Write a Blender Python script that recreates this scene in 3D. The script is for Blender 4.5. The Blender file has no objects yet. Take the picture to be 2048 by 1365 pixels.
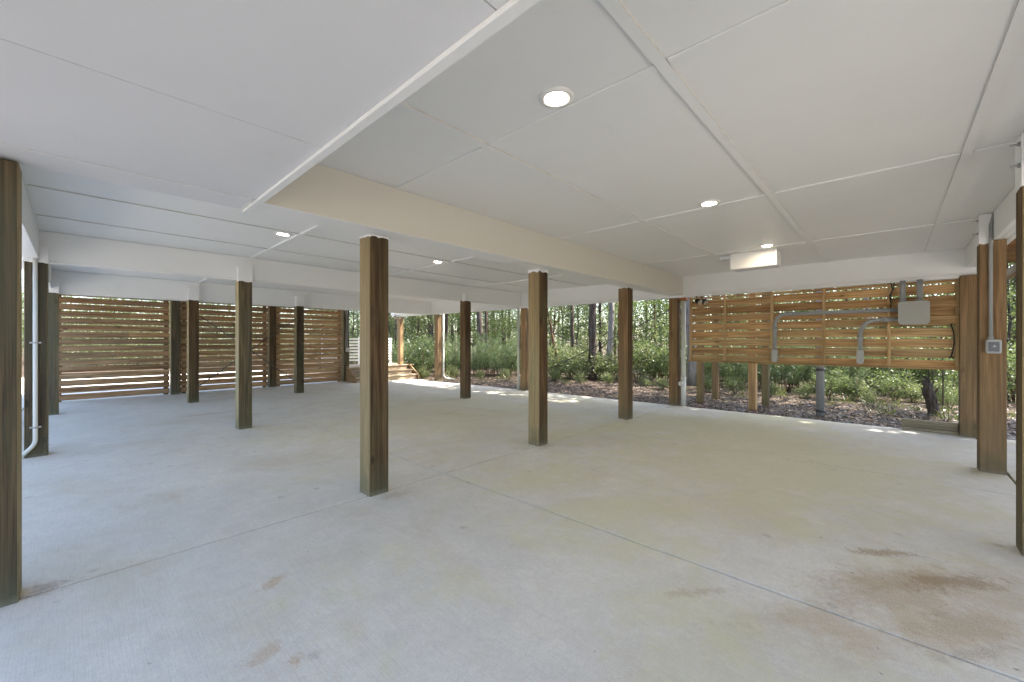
import bpy, bmesh, math, random
import numpy as np
from mathutils import Vector, Matrix

rnd = random.Random(11)
nr = np.random.default_rng(5)
S = bpy.context.scene
COL = S.collection

# ------------------------------------------------------------------ view geometry
# world X runs along the beams, Y along the right hand eave; the camera stands over the origin
F, EYE = 814.0, 1.40
HEAD = math.atan2(758.0, 814.0)
AX = (math.sin(HEAD), math.cos(HEAD))
BX = (-math.cos(HEAD), math.sin(HEAD))


def gp(u, d):
    """ground point seen in photo column u at depth d metres"""
    r = (u - 1024.0) / F * d
    return (r * AX[0] + d * AX[1], r * BX[0] + d * BX[1])


def col_of(x, y):
    r, f = x * AX[0] + y * BX[0], x * AX[1] + y * BX[1]
    return 1024 + F * r / f if f > 0.1 else None


def edge_x(y):
    """outer edge of the slab / eave line, which is not quite square to the beams"""
    return 9.03 - 0.034 * (y + 0.9)


# ------------------------------------------------------------------ object helpers
def tag(o, label=None, cat=None, group=None, kind=None):
    for k, v in (('label', label), ('category', cat), ('group', group), ('kind', kind)):
        if v:
            o[k] = v
    return o


def thing(name, label, cat, loc=(0, 0, 0), group=None):
    o = bpy.data.objects.new(name, None)
    o.empty_display_size = 0.1
    COL.objects.link(o)
    o.location = loc
    return tag(o, label, cat, group)


class MB:
    """collects boxes and tubes, then links them as ONE mesh object"""

    def __init__(self):
        self.v, self.f, self.s, self.t, self.m = [], [], [], [], []

    def add(self, vs, fs, smooth=False, tint=None, mi=0):
        b = len(self.v)
        tint = rnd.random() if tint is None else tint
        self.v += [tuple(p) for p in vs]
        self.t += [tint] * len(vs)
        for k, f in enumerate(fs):
            self.f.append([i + b for i in f])
            self.s.append(smooth if isinstance(smooth, bool) else smooth[k])
            self.m.append(mi)
        return self

    def box(self, x0, x1, y0, y1, z0, z1, bev=0.0, tint=None, mat=None, mi=0):
        bm = bmesh.new()
        bmesh.ops.create_cube(bm, size=1.0)
        for v in bm.verts:
            v.co = Vector((x0 + (v.co.x + .5) * (x1 - x0), y0 + (v.co.y + .5) * (y1 - y0), z0 + (v.co.z + .5) * (z1 - z0)))
        if bev > 0:
            bmesh.ops.bevel(bm, geom=list(bm.edges), offset=bev, segments=1, affect='EDGES')
        if mat is not None:
            bm.transform(mat)
        bm.verts.index_update()
        self.add([v.co[:] for v in bm.verts], [[v.index for v in f.verts] for f in bm.faces], False, tint, mi)
        bm.free()
        return self

    def tube(self, pts, rad, n=12, caps=True, tint=None, mi=0):
        pts = [Vector(p) for p in pts]
        rads = rad if isinstance(rad, (list, tuple)) else [rad] * len(pts)
        vs, fs, sm = [], [], []
        ref = None
        for i, p in enumerate(pts):
            d = (pts[min(i + 1, len(pts) - 1)] - pts[max(i - 1, 0)]).normalized()
            if ref is None:
                ref = Vector((1, 0, 0)) if abs(d.x) < .9 else Vector((0, 1, 0))
            a = (ref - d * ref.dot(d)).normalized()
            ref = a
            b = d.cross(a)
            for k in range(n):
                t = 2 * math.pi * k / n
                vs.append(p + (a * math.cos(t) + b * math.sin(t)) * rads[i])
        for i in range(len(pts) - 1):
            for k in range(n):
                k2 = (k + 1) % n
                fs.append([i * n + k, i * n + k2, (i + 1) * n + k2, (i + 1) * n + k])
                sm.append(True)
        if caps:
            fs.append(list(range(n))[::-1]); sm.append(False)
            fs.append([(len(pts) - 1) * n + k for k in range(n)]); sm.append(False)
        return self.add(vs, fs, sm, tint, mi)

    def build(self, name, mat, parent=None, origin=(0, 0, 0)):
        root = parent
        while root is not None and root.parent is not None:
            root = root.parent
        o3 = root.location if root is not None else Vector(origin)
        me = bpy.data.meshes.new(name)
        me.from_pydata([(p[0] - o3[0], p[1] - o3[1], p[2] - o3[2]) for p in self.v], [], self.f)
        me.polygons.foreach_set('use_smooth', self.s)
        me.polygons.foreach_set('material_index', self.m)
        at = me.attributes.new('tint', 'FLOAT', 'POINT')
        at.data.foreach_set('value', self.t)
        for m in (mat if isinstance(mat, (list, tuple)) else [mat]):
            me.materials.append(m)
        me.update()
        o = bpy.data.objects.new(name, me)
        COL.objects.link(o)
        if parent is not None:
            o.parent = parent
        else:
            o.location = origin
        return o


def raw_mesh(name, v, quads, tint, mat):
    """fast mesh of quads from numpy arrays, tint per face"""
    me = bpy.data.meshes.new(name)
    nf = len(quads)
    me.vertices.add(len(v)); me.vertices.foreach_set('co', np.asarray(v, np.float32).ravel())
    me.loops.add(nf * 4); me.loops.foreach_set('vertex_index', np.asarray(quads, np.int32).ravel())
    me.polygons.add(nf)
    me.polygons.foreach_set('loop_start', np.arange(0, nf * 4, 4, dtype=np.int32))
    me.update(calc_edges=True)
    at = me.attributes.new('tint', 'FLOAT', 'FACE')
    at.data.foreach_set('value', np.asarray(tint, np.float32))
    for m in (mat if isinstance(mat, (list, tuple)) else [mat]):
        me.materials.append(m)
    me.validate()
    return me


def link_mesh(name, me, parent=None, loc=(0, 0, 0)):
    o = bpy.data.objects.new(name, me)
    COL.objects.link(o)
    o.parent = parent
    o.location = loc
    return o


# ------------------------------------------------------------------ materials
class N:
    def __init__(self, name):
        self.mat = bpy.data.materials.new(name)
        self.mat.use_nodes = True
        self.nt = self.mat.node_tree
        self.nt.nodes.clear()
        self.out = self.nt.nodes.new('ShaderNodeOutputMaterial')
        self._tc = None

    def n(self, typ, **kw):
        nd = self.nt.nodes.new('ShaderNode' + typ)
        ins = kw.pop('i', {})
        for k, v in kw.items():
            setattr(nd, k, v)
        for k, v in ins.items():
            self.set(nd.inputs[k], v)
        return nd

    def set(self, sock, v):
        if hasattr(v, 'is_output'):
            self.nt.links.new(v, sock)
        elif hasattr(v, 'outputs'):
            self.nt.links.new(v.outputs[0], sock)
        else:
            if isinstance(v, tuple) and len(v) == 3 and sock.type == 'RGBA':
                v = (*v, 1)
            sock.default_value = v

    def obj(self):
        if self._tc is None:
            self._tc = self.n('TexCoord')
        return self._tc.outputs['Object']

    def math(self, op, a, b=0.0, c=0.0, clamp=False):
        return self.n('Math', operation=op, use_clamp=clamp, i={0: a, 1: b, 2: c}).outputs[0]

    def mapping(self, vec, scale=(1, 1, 1), loc=(0, 0, 0), rot=(0, 0, 0)):
        return self.n('Mapping', i={'Vector': vec, 'Location': loc, 'Rotation': rot, 'Scale': scale}).outputs[0]

    def noise(self, vec, scale, detail=4, rough=.55, dist=0.0):
        return self.n('TexNoise', i={'Vector': vec, 'Scale': scale, 'Detail': detail, 'Roughness': rough, 'Distortion': dist}).outputs[0]

    def ramp(self, fac, stops):
        nd = self.n('ValToRGB', i={'Fac': fac})
        e = nd.color_ramp.elements
        while len(e) < len(stops):
            e.new(0.5)
        for k, (p, c) in enumerate(stops):
            e[k].position = p
            e[k].color = (*c, 1) if isinstance(c, tuple) else (c, c, c, 1)
        return nd.outputs[0]

    def mix(self, fac, a, b, typ='MIX'):
        nd = self.n('Mix', data_type='RGBA', blend_type=typ, clamp_factor=True)
        self.set(nd.inputs[0], fac); self.set(nd.inputs[6], a); self.set(nd.inputs[7], b)
        return nd.outputs[2]

    def maprange(self, v, a, b, c=0.0, d=1.0, smooth=False):
        nd = self.n('MapRange', i={'Value': v, 'From Min': a, 'From Max': b, 'To Min': c, 'To Max': d})
        if smooth:
            nd.interpolation_type = 'SMOOTHSTEP'
        return nd.outputs[0]

    def bump(self, h, strength, dist=0.01):
        return self.n('Bump', i={'Height': h, 'Strength': strength, 'Distance': dist}).outputs[0]

    def finish(self, color, rough=.6, bump=None, spec=.4, metal=0.0, **more):
        p = self.n('BsdfPrincipled', i={'Base Color': color, 'Roughness': rough, 'Metallic': metal, 'Specular IOR Level': spec})
        if bump is not None:
            self.set(p.inputs['Normal'], bump)
        for k, v in more.items():
            self.set(p.inputs[k.replace('_', ' ')], v)
        self.nt.links.new(p.outputs[0], self.out.inputs[0])
        return self.mat


def paint(name, col, rough=.5, var=.05, bump=.08, scale=60):
    m = N(name)
    v = m.obj()
    big = m.noise(v, 1.3, 5, .6)
    fine = m.noise(v, scale, 3, .6)
    f = m.math('MULTIPLY_ADD', big, var * 2, 1 - var)
    c = m.n('VectorMath', operation='SCALE', i={0: col, 'Scale': f}).outputs[0]
    sv = m.n('TexVoronoi', feature='F1', i={'Vector': v, 'Scale': 3.1, 'Randomness': 1.0})
    few = m.math('GREATER_THAN', m.n('SeparateColor', i={0: sv.outputs['Color']}).outputs[0], .6)
    c = m.mix(m.math('MULTIPLY', m.maprange(sv.outputs['Distance'], .010, .022, .45, 0), few), c, (.3, .28, .25))
    sc_ = m.noise(m.mapping(v, (1, 1, 1), (4, 4, 4)), 5.5, 5, .7, .8)
    c = m.mix(m.maprange(sc_, .60, .78, 0, .10), c, (.45, .43, .38))
    return m.finish(c, rough, m.bump(fine, bump, .004), .35)


def wood(name, axis, light, mid, dark, green=0.0, grey=0.0, rough=.75, objvar=.35, base_stain_side_light=False, huevar=.15, side=(.36, .29, .15), side_light_mix=.34, side_light_bri=.72):
    """sawn timber; axis is the direction of the grain"""
    m = N(name)
    at = m.n('Attribute', attribute_name='tint').outputs['Fac']
    orn = m.n('ObjectInfo').outputs['Random']
    off = m.math('ADD', m.math('MULTIPLY', at, 41.0), m.math('MULTIPLY', orn, 67.0))
    nrm = m.n('TexCoord').outputs['Normal']
    comb = m.n('CombineXYZ', i={0: off, 1: off, 2: off}).outputs[0]
    comb = m.n('VectorMath', operation='MULTIPLY_ADD', i={0: nrm, 1: (3.7, 3.7, 3.7), 2: comb}).outputs[0]
    v = m.n('VectorMath', operation='ADD', i={0: m.obj(), 1: comb}).outputs[0]
    sc = [17.0, 17.0, 17.0]; sc[axis] = 0.75
    g = m.mapping(v, tuple(sc))
    sc2 = [95.0, 95.0, 95.0]; sc2[axis] = 1.6
    g2 = m.mapping(v, tuple(sc2))
    broad = m.noise(g, 1.0, 5, .6, .9)
    lines = m.noise(g2, 1.0, 3, .6, .3)
    sc3 = [2.2, 2.2, 2.2]; sc3[axis] = 1.0
    patch = m.noise(m.mapping(v, tuple(sc3)), 1.0, 3, .55)
    c = m.ramp(broad, [(.33, dark), (.48, mid), (.64, light)])
    c = m.mix(m.maprange(lines, .42, .68, 0, .72), c, tuple(x * .42 for x in dark))
    sc4 = [38.0, 38.0, 38.0]; sc4[axis] = .32
    chk = m.noise(m.mapping(v, tuple(sc4), (3, 5, 7)), 1.0, 3, .5, .2)
    c = m.mix(m.maprange(chk, .655, .70, 0, .75), c, tuple(x * .3 for x in dark))
    # knots: rare stretched cells
    sk = [5.5, 5.5, 5.5]; sk[axis] = 2.3
    vor = m.n('TexVoronoi', feature='F1', i={'Vector': m.mapping(v, tuple(sk)), 'Scale': 1.0, 'Randomness': 1.0})
    kd = m.math('ADD', vor.outputs['Distance'], m.math('MULTIPLY_ADD', m.noise(v, 14, 2), .16, -.08))
    rare = m.math('GREATER_THAN', m.n('SeparateColor', i={0: vor.outputs['Color']}).outputs[0], .60)
    knot = m.math('MULTIPLY', m.maprange(kd, .07, .17, 1, 0), rare)
    c = m.mix(m.math('MULTIPLY', knot, .8), c, tuple(x * .34 for x in dark))
    ring = m.math('MULTIPLY', m.maprange(m.math('ABSOLUTE', m.math('SUBTRACT', kd, .22)), 0, .06, .35, 0), rare)
    c = m.mix(ring, c, tuple(x * .8 for x in dark))
    if green > 0:
        c = m.mix(m.maprange(patch, .42, .68, 0, green), c, (.115, .115, .062))
    if grey > 0:
        c = m.mix(m.maprange(m.noise(m.mapping(v, tuple(x * .35 for x in sc)), 1.0, 4), .4, .7, 0, grey), c, (.20, .19, .165))
    hue = m.n('TexWhiteNoise', noise_dimensions='1D', i={'W': m.math('MULTIPLY_ADD', at, 91.7, m.math('MULTIPLY', orn, 13.3))}).outputs[0]
    c = m.mix(m.maprange(hue, 0, 1, 0, huevar), c, m.mix(1.0, c, (1.22, .80, .55), 'MULTIPLY'))
    bri = m.math('ADD', m.math('MULTIPLY_ADD', at, .42, .74), m.math('MULTIPLY_ADD', orn, objvar, -objvar * .5))
    if base_stain_side_light:
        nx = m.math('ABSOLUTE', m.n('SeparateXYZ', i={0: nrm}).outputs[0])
        c = m.mix(m.math('MULTIPLY', nx, side_light_mix), c, side)
        bri = m.math('MULTIPLY', bri, m.math('MULTIPLY_ADD', nx, side_light_bri, .66))  # X faces lighter, Y faces darker: side light painted into the timber colour
    c = m.n('VectorMath', operation='SCALE', i={0: c, 'Scale': bri}).outputs[0]
    if base_stain_side_light:
        z = m.n('SeparateXYZ', i={0: m.obj()}).outputs[2]
        w = m.math('ADD', z, m.math('MULTIPLY_ADD', m.noise(v, 9, 4), -.5, .25))
        c = m.mix(m.maprange(w, -.05, .33, .6, 0), c, (.085, .088, .052))
        w2 = m.math('ADD', z, m.math('MULTIPLY_ADD', m.noise(v, 25, 4), -.08, .04))
        c = m.mix(m.maprange(w2, .0, .05, .35, 0), c, (.26, .24, .19))
    h = m.math('ADD', m.math('MULTIPLY', lines, -.6), m.math('MULTIPLY', broad, -.3))
    return m.finish(c, rough, m.bump(h, .35, .006), .25)


WHITE = paint('white_paint', (.80, .80, .785), .42, .045, .10, 70)
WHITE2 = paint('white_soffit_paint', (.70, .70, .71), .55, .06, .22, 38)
PIPEW = paint('white_plastic', (.62, .61, .56), .35, .05, .03, 20)
PIPEG = paint('grey_plastic', (.31, .315, .31), .5, .08, .05, 30)
BOXG = paint('grey_box_plastic', (.40, .395, .365), .55, .05, .10, 90)
RIM = paint('lamp_trim_white', (.82, .81, .78), .4, .01, .02, 20)
POST_B = wood('post_timber_brown', 2, (.27, .175, .085), (.155, .092, .043), (.070, .040, .021), .5, 0, objvar=.36, base_stain_side_light=True)
POST_O = wood('post_timber_olive', 2, (.265, .195, .105), (.155, .115, .062), (.072, .056, .034), .8, .25, objvar=.3, base_stain_side_light=True)
POST_R = wood('post_timber_orange', 2, (.40, .255, .135), (.265, .16, .078), (.145, .083, .040), .45, .2, objvar=.16, base_stain_side_light=True, side=(.40, .25, .12), side_light_mix=.25, side_light_bri=.42)
POST_D = wood('post_timber_dark', 2, (.26, .155, .072), (.165, .092, .040), (.072, .038, .018), .3, .1, objvar=.2, base_stain_side_light=True, side=(.24, .15, .07), side_light_mix=.2, side_light_bri=.42)
POST_T = wood('post_timber_new', 2, (.56, .40, .22), (.47, .31, .155), (.33, .20, .10), .1, 0, objvar=.1)
SLAT_F = wood('fence_slat_timber', 0, (.62, .435, .245), (.47, .30, .15), (.27, .155, .078), .2, .4, huevar=.28)
STUD_F = wood('fence_stud_timber', 2, (.26, .145, .065), (.18, .095, .042), (.12, .062, .030))
SLAT_S = wood('screen_slat_timber', 1, (.60, .44, .235), (.49, .335, .16), (.32, .19, .085), .10, .10, huevar=.42)
STUD_S = wood('screen_stud_timber', 2, (.68, .50, .27), (.60, .42, .21), (.46, .30, .14))
RAIL_S = wood('screen_rail_timber', 1, (.56, .385, .185), (.48, .305, .135), (.35, .20, .085))
STEP = wood('stair_timber', 0, (.54, .45, .33), (.45, .365, .25), (.33, .25, .165))
STEPY = wood('stringer_timber', 1, (.45, .31, .17), (.36, .23, .115), (.24, .14, .07))
GREYWOOD = wood('weathered_timber', 1, (.38, .34, .24), (.30, .265, .18), (.21, .18, .12), .4, .5)


def plain(name, col, rough=.5, metal=0.0, spec=.4):
    m = N(name)
    f = m.math('MULTIPLY_ADD', m.noise(m.obj(), 30, 3), .3, .85)
    c = m.n('VectorMath', operation='SCALE', i={0: col, 'Scale': f}).outputs[0]
    return m.finish(c, rough, None, spec, metal)


STEEL = plain('dark_steel', (.10, .095, .09), .55, .6)
BOLT = plain('galvanised_steel', (.42, .42, .42), .45, .8)
BLACK = plain('black_cable', (.012, .012, .012), .5)
BRONZE = plain('bronze_lamp', (.035, .028, .022), .35, .4)
LENS = plain('lamp_glass', (.45, .40, .30), .12, 0, .6)
COVER = plain('clear_cover', (.40, .41, .41), .18, 0, .6)
SOCKET = plain('socket_face', (.15, .155, .17), .45)
JOINT = plain('joint_filler', (.035, .028, .02), .9)
RUST = plain('rusty_block', (.32, .12, .045), .8)
ROOFM = plain('roof_shingle', (.09, .09, .095), .9)


def lamp_mat():
    m = N('lamp_lens_lit')
    e = m.n('Emission', i={'Color': (1.0, .80, .56), 'Strength': 44.0})
    m.nt.links.new(e.outputs[0], m.out.inputs[0])
    return m.mat


LIT = lamp_mat()
CAULK = plain('tan_caulk', (.58, .56, .51), .8)
SEAM = plain('seam_backing', (.16, .15, .135), .9)
BEIGE = paint('beam_face_bounce_tint', (.64, .61, .53), .42, .03, .10, 70)  # beige bounce light painted onto the near face of the white beam


def concrete(name, base, blobs=(), broom=True):
    m = N(name)
    v = m.obj()
    big = m.noise(v, .55, 6, .62, .4)
    med = m.noise(v, 3.2, 6, .6, .2)
    fine = m.noise(v, 170, 2, .6)
    f = m.math('ADD', m.math('MULTIPLY_ADD', big, .34, .66), m.math('MULTIPLY_ADD', med, .22, .045))
    mid2 = m.noise(v, 38, 4, .7)
    mot = m.noise(m.mapping(v, (1, 1, 1), (2, 8, 0)), 9, 5, .7, .4)
    f = m.math('MULTIPLY', f, m.math('MULTIPLY_ADD', fine, .60, .70))
    f = m.math('MULTIPLY', f, m.math('MULTIPLY_ADD', mid2, .30, .85))
    f = m.math('MULTIPLY', f, m.math('MULTIPLY_ADD', mot, .26, .87))
    cv = m.n('TexVoronoi', feature='F1', i={'Vector': v, 'Scale': 4.2, 'Randomness': 1.0})
    pr_ = m.math('ADD', cv.outputs['Distance'], m.math('MULTIPLY_ADD', m.noise(v, 45, 3, .7), .30, -.15))
    prn = m.math('MULTIPLY', m.maprange(pr_, .06, .15, .26, 0), m.math('GREATER_THAN', m.n('SeparateColor', i={0: cv.outputs['Color']}).outputs[1], .72))
    f = m.math('MULTIPLY', f, m.math('SUBTRACT', 1.0, prn))
    c = m.n('VectorMath', operation='SCALE', i={0: base, 'Scale': f}).outputs[0]
    # faint clay stain in wide drifts
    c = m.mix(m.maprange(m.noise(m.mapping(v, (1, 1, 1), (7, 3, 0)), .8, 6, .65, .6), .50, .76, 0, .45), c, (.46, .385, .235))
    c = m.mix(m.maprange(m.noise(m.mapping(v, (1.6, .5, 1), (1, 9, 0), (0, 0, .7)), 1.9, 5, .65), .60, .74, 0, .25), c, (.44, .28, .15))
    sp = m.noise(m.mapping(v, (1, 1, 1), (3, 3, 0)), 26, 3, .7)
    c = m.mix(m.maprange(sp, .70, .80, 0, .35), c, (.20, .18, .14))
    for (x, y, rx, ry, a, st, col, sc) in blobs:
        mp = m.n('Mapping', vector_type='TEXTURE', i={'Vector': v, 'Location': (x, y, 0), 'Rotation': (0, 0, a), 'Scale': (rx, ry, 1.0)})
        xy = m.n('VectorMath', operation='MULTIPLY', i={0: mp.outputs[0], 1: (1, 1, 0)}).outputs[0]
        d = m.n('VectorMath', operation='LENGTH', i={0: xy}).outputs['Value']
        nz = m.noise(m.mapping(v, (1, 1, 1), (x, y, 0), (0, 0, a)), sc, 5, .7, .5)
        e = m.math('ADD', d, m.math('MULTIPLY_ADD', nz, 2.5, -1.2))
        brk = m.noise(m.mapping(v, (1, 1, 1), (y, x, 0)), sc * 5.5, 4, .75, .3)
        e = m.math('ADD', e, m.math('MULTIPLY_ADD', brk, 1.3, -.65))
        k = m.maprange(e, .30, .95, st, 0, True)
        k = m.math('MULTIPLY', k, m.maprange(m.noise(m.mapping(v, (1.0, 2.2, 1), (0, 0, 0), (0, 0, a)), 75, 4, .75), .36, .62, .22, 1.0))
        c = m.mix(k, c, col)
    if broom:
        br = m.noise(m.mapping(v, (150, 5, 1), (0, 0, 0), (0, 0, .06)), 1.0, 2, .5)
        h = m.math('ADD', m.math('MULTIPLY', br, .8), m.math('MULTIPLY', fine, .5))
        c = m.mix(m.maprange(br, .48, .72, 0, .13), c, (.25, .25, .24))
    else:
        h = fine
    return m.finish(c, .82, m.bump(h, .30, .004), .25)


BR, DK, OR = (.37, .275, .16), (.20, .16, .12), (.44, .29, .16)
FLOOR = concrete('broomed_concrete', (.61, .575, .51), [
    (6.2, 1.6, 5.6, 3.2, .1, .8, (.56, .525, .30), .6), (5.5, 6.5, 5.0, 4.0, .2, .7, (.55, .51, .32), .5),  # two wide yellow-olive tints: warm green light painted into the slab colour
    (.79, 2.62, .13, .07, .5, .85, OR, 9), (.57, 2.05, .12, .08, .4, .7, OR, 9), (.66, 1.92, .07, .06, .2, .85, OR, 11),
    (3.20, -.18, 1.25, .50, -.5, .55, (.43, .325, .19), 2.2), (2.75, -.10, .9, .22, -.7, .4, (.43, .325, .19), 4), (3.05, .02, .55, .20, -.7, .5, (.35, .235, .13), 5), (3.30, -.03, .66, .17, -.75, .75, BR, 5), (3.65, .04, .28, .07, -.9, .95, (.29, .195, .105), 8), (3.45, -.24, .42, .12, -.8, .95, (.29, .195, .105), 7),
    (2.95, -.24, .42, .14, -.7, .55, BR, 8), (2.75, -.28, .30, .05, -.7, .35, DK, 13), (2.35, .80, .22, .06, -.7, .65, BR, 14), (2.5, .35, .5, .10, -.7, .4, BR, 12),
    (6.9, 5.9, .5, .14, .2, .35, OR, 8), (1.75, 9.6, .7, .2, .1, .45, (.45, .26, .15), 6), (5.0, 6.3, .4, .1, .3, .4, OR, 9),
    (1.98, 3.30, .22, .12, .1, .6, (.36, .30, .19), 9), (4.3, 3.35, .25, .1, .1, .5, (.36, .30, .19), 9), (-.12, 3.5, .16, .12, 0, .7, (.22, .16, .12), 9), (6.55, -.66, .14, .1, 0, .6, (.3, .2, .12), 9)])
GRAVEL = concrete('pale_driveway', (.70, .67, .61), (), False)


def ground_mat():
    m = N('leaf_litter_ground')
    v = m.obj()
    vor = m.n('TexVoronoi', feature='F1', i={'Vector': v, 'Scale': 17.0, 'Randomness': 1.0})
    vc = m.n('SeparateColor', i={0: vor.outputs['Color']}).outputs[0]
    c = m.ramp(vc, [(.0, (.024, .017, .013)), (.4, (.072, .051, .038)), (.75, (.13, .096, .073)), (1.0, (.26, .205, .16))])
    c = m.mix(m.maprange(m.noise(v, .5, 5, .6), .45, .7, 0, .55), c, (.10, .095, .045))
    c = m.mix(m.maprange(m.noise(v, 60, 3), .4, .7, 0, .5), c, (.05, .036, .028))
    return m.finish(c, .95, m.bump(vor.outputs['Distance'], .8, .03), .1)


GROUND = ground_mat()


def leaf_mat(name, stops, trans=.48):
    m = N(name)
    at = m.n('Attribute', attribute_name='tint').outputs['Fac']
    orn = m.n('ObjectInfo').outputs['Random']
    f = m.math('ADD', m.math('MULTIPLY', at, .75), m.math('MULTIPLY', orn, .25))
    c = m.ramp(f, stops)
    d = m.n('BsdfPrincipled', i={'Base Color': c, 'Roughness': .38, 'Specular IOR Level': .4})
    t = m.n('BsdfTranslucent', i={'Color': m.mix(.5, c, (.18, .24, .05))})
    s = m.n('MixShader', i={0: trans, 1: d.outputs[0], 2: t.outputs[0]})
    m.nt.links.new(s.outputs[0], m.out.inputs[0])
    return m.mat


LEAF_A = leaf_mat('leaf_fresh_green', [(0, (.045, .066, .026)), (.5, (.115, .150, .062)), (1, (.31, .33, .20))])
LEAF_B = leaf_mat('leaf_deep_green', [(0, (.032, .052, .026)), (.5, (.075, .108, .054)), (1, (.21, .245, .15))])
LEAF_C = leaf_mat('leaf_pale_green', [(0, (.075, .095, .04)), (.5, (.17, .195, .09)), (1, (.36, .37, .23))])
NEEDLE = leaf_mat('needle_green', [(0, (.05, .09, .045)), (.5, (.125, .185, .09)), (1, (.26, .31, .18))], .35)
GRASSM = leaf_mat('grass_blade', [(0, (.06, .085, .03)), (.5, (.13, .15, .05)), (1, (.27, .22, .10))], .25)
LITTER = leaf_mat('dead_leaf', [(0, (.030, .020, .015)), (.4, (.115, .078, .056)), (.76, (.22, .158, .118)), (1, (.52, .44, .36))], .05)


def bark(name, a, b, c2):
    m = N(name)
    v = m.obj()
    n1 = m.noise(m.mapping(v, (14, 14, 2.2)), 1.0, 5, .65, .6)
    n2 = m.noise(v, 1.7, 4, .6)
    c = m.ramp(n1, [(.3, a), (.5, b), (.72, c2)])
    c = m.mix(m.maprange(n2, .5, .72, 0, .45), c, (.20, .20, .17))
    return m.finish(c, .95, m.bump(n1, .9, .04), .1)


BARK_D = bark('pine_bark', (.030, .024, .020), (.085, .066, .054), (.17, .135, .115))
BARK_P = bark('pale_bark', (.13, .115, .10), (.26, .235, .215), (.42, .39, .36))
BARK_R = bark('red_brown_bark', (.045, .026, .018), (.12, .07, .045), (.22, .14, .10))

# ------------------------------------------------------------------ ground, driveway, slab
def sheet(name, mat, xs, ys, zf, kind='structure'):
    xs, ys = np.asarray(xs, float), np.asarray(ys, float)
    X, Y = np.meshgrid(xs, ys, indexing='ij')
    Z = zf(X, Y)
    v = np.stack([X.ravel(), Y.ravel(), Z.ravel()], 1)
    n, k = len(xs), len(ys)
    i, j = np.meshgrid(np.arange(n - 1), np.arange(k - 1), indexing='ij')
    a = (i * k + j).ravel()
    q = np.stack([a, a + k, a + k + 1, a + 1], 1)
    me = raw_mesh(name, v, q, np.zeros(len(q)), mat)
    me.polygons.foreach_set('use_smooth', [True] * len(q))
    return tag(link_mesh(name, me), kind=kind)


def gz(X, Y):
    h = .022 * np.sin(X * 1.7 + Y * .6) * np.sin(Y * 1.3 - X * .4) + .014 * np.sin(X * 4.1 + 1.3) * np.sin(Y * 3.7)
    far = np.clip((np.hypot(X - 4, Y - 6) - 14) / 40, 0, 1)
    return -.085 + h + .5 * far * np.sin(X * .11 + 1) * np.sin(Y * .13) - .35 * np.clip((np.hypot(X - 4, Y - 6) - 60) / 500, 0, 1)


axis = lambda c: np.unique(np.concatenate([np.linspace(-900, c - 26, 24), np.linspace(c - 26, c + 26, 150), np.linspace(c + 26, 900, 24)]))
sheet('ground', GROUND, axis(8), axis(6), gz)
sheet('driveway_or_added_sheet', GRAVEL, np.linspace(-13, -.75, 20), np.linspace(2.8, 25, 32), lambda X, Y: -.03 + 0 * X)
sheet('driveway_or_added_sheet', GRAVEL, np.linspace(-13, 2.2, 24), np.linspace(-13, -4.3, 14), lambda X, Y: -.032 + 0 * X)  # unseen pale sheet added out front to bounce sun onto beams and ceiling
sheet('path', GRAVEL, np.linspace(-.75, 6.2, 20), np.linspace(15.2, 25, 20), lambda X, Y: -.034 + 0 * X)

fl = MB()
jx = [-.72, 2.66, 5.80]
jy = [-3.3, -.90, 3.46, 7.60, 14.9]
g = .007
for a in range(3):
    for b in range(4):
        y0, y1 = jy[b] + (g * 1.5 if b else 0), jy[b + 1] - (g * 1.5 if b < 3 else 0)
        x0 = jx[a] + (g if a else 0)
        top, bot = [], []
        if a < 2:
            q = [(x0, y0), (jx[a + 1] - g, y0), (jx[a + 1] - g, y1), (x0, y1)]
        else:
            q = [(x0, y0), (edge_x(y0), y0), (edge_x(y1), y1), (x0, y1)]
        vs = [(x, y, -.16) for x, y in q] + [(x, y, -.004) for x, y in q]
        cx, cy = sum(x for x, _ in q) / 4, sum(y for _, y in q) / 4
        e = .004
        vs += [(x + (e if x < cx else -e), y + (e if y < cy else -e), 0.0) for x, y in q]
        fs = [[3, 2, 1, 0], [8, 9, 10, 11]]
        for k in range(4):
            k2 = (k + 1) % 4
            fs += [[k, k2, 4 + k2, 4 + k], [4 + k, 4 + k2, 8 + k2, 8 + k]]
        fl.add(vs, fs)
jf = MB()
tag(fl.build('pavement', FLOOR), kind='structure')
jf.box(-.6, 8.4, -3.2, 14.8, -.15, -.022)
tag(jf.build('joint_filler', JOINT), kind='structure')

# ------------------------------------------------------------------ the house above
def edge_paint(o, axis_, only=None):
    for p in o.data.polygons:
        if abs(p.normal[axis_]) > .9 and (only is None or p.normal[axis_] * only > 0):
            p.material_index = 1


CZ = 2.76
house = thing('house', 'raised white house whose painted panel underside and beams roof the concrete', 'house', (4, 6, 0))
c = MB()
ysplit = [-1.0, .82, 2.06, 3.21]
for yy in ([-1.0, .82, 2.06, 3.30], [3.40, 4.28, 5.50, 6.72, 7.66], [7.80, 8.98, 10.2, 11.72], [11.8, 14.2]):
    for k in range(len(yy) - 1):
        for x0, x1 in ((-.50, 1.96), (1.96, 4.38), (4.38, 6.82), (6.82, 8.84)):
            c.box(x0 + .002, x1 - .002, yy[k] + .005, yy[k + 1] - .005, CZ, CZ + .03, 0, .5)
c.box(-.52, 8.86, -1.0, 14.25, CZ + .03, CZ + .039, 0, .5, mi=1)
c.build('ceiling', [WHITE, SEAM], house)
s = MB()
for y0, y1 in ((-1.2, .85), (.855, 2.10), (2.105, 3.205)):
    s.box(-.62, .880, y0, y1, 2.376, 2.75, 0, .5)
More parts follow.
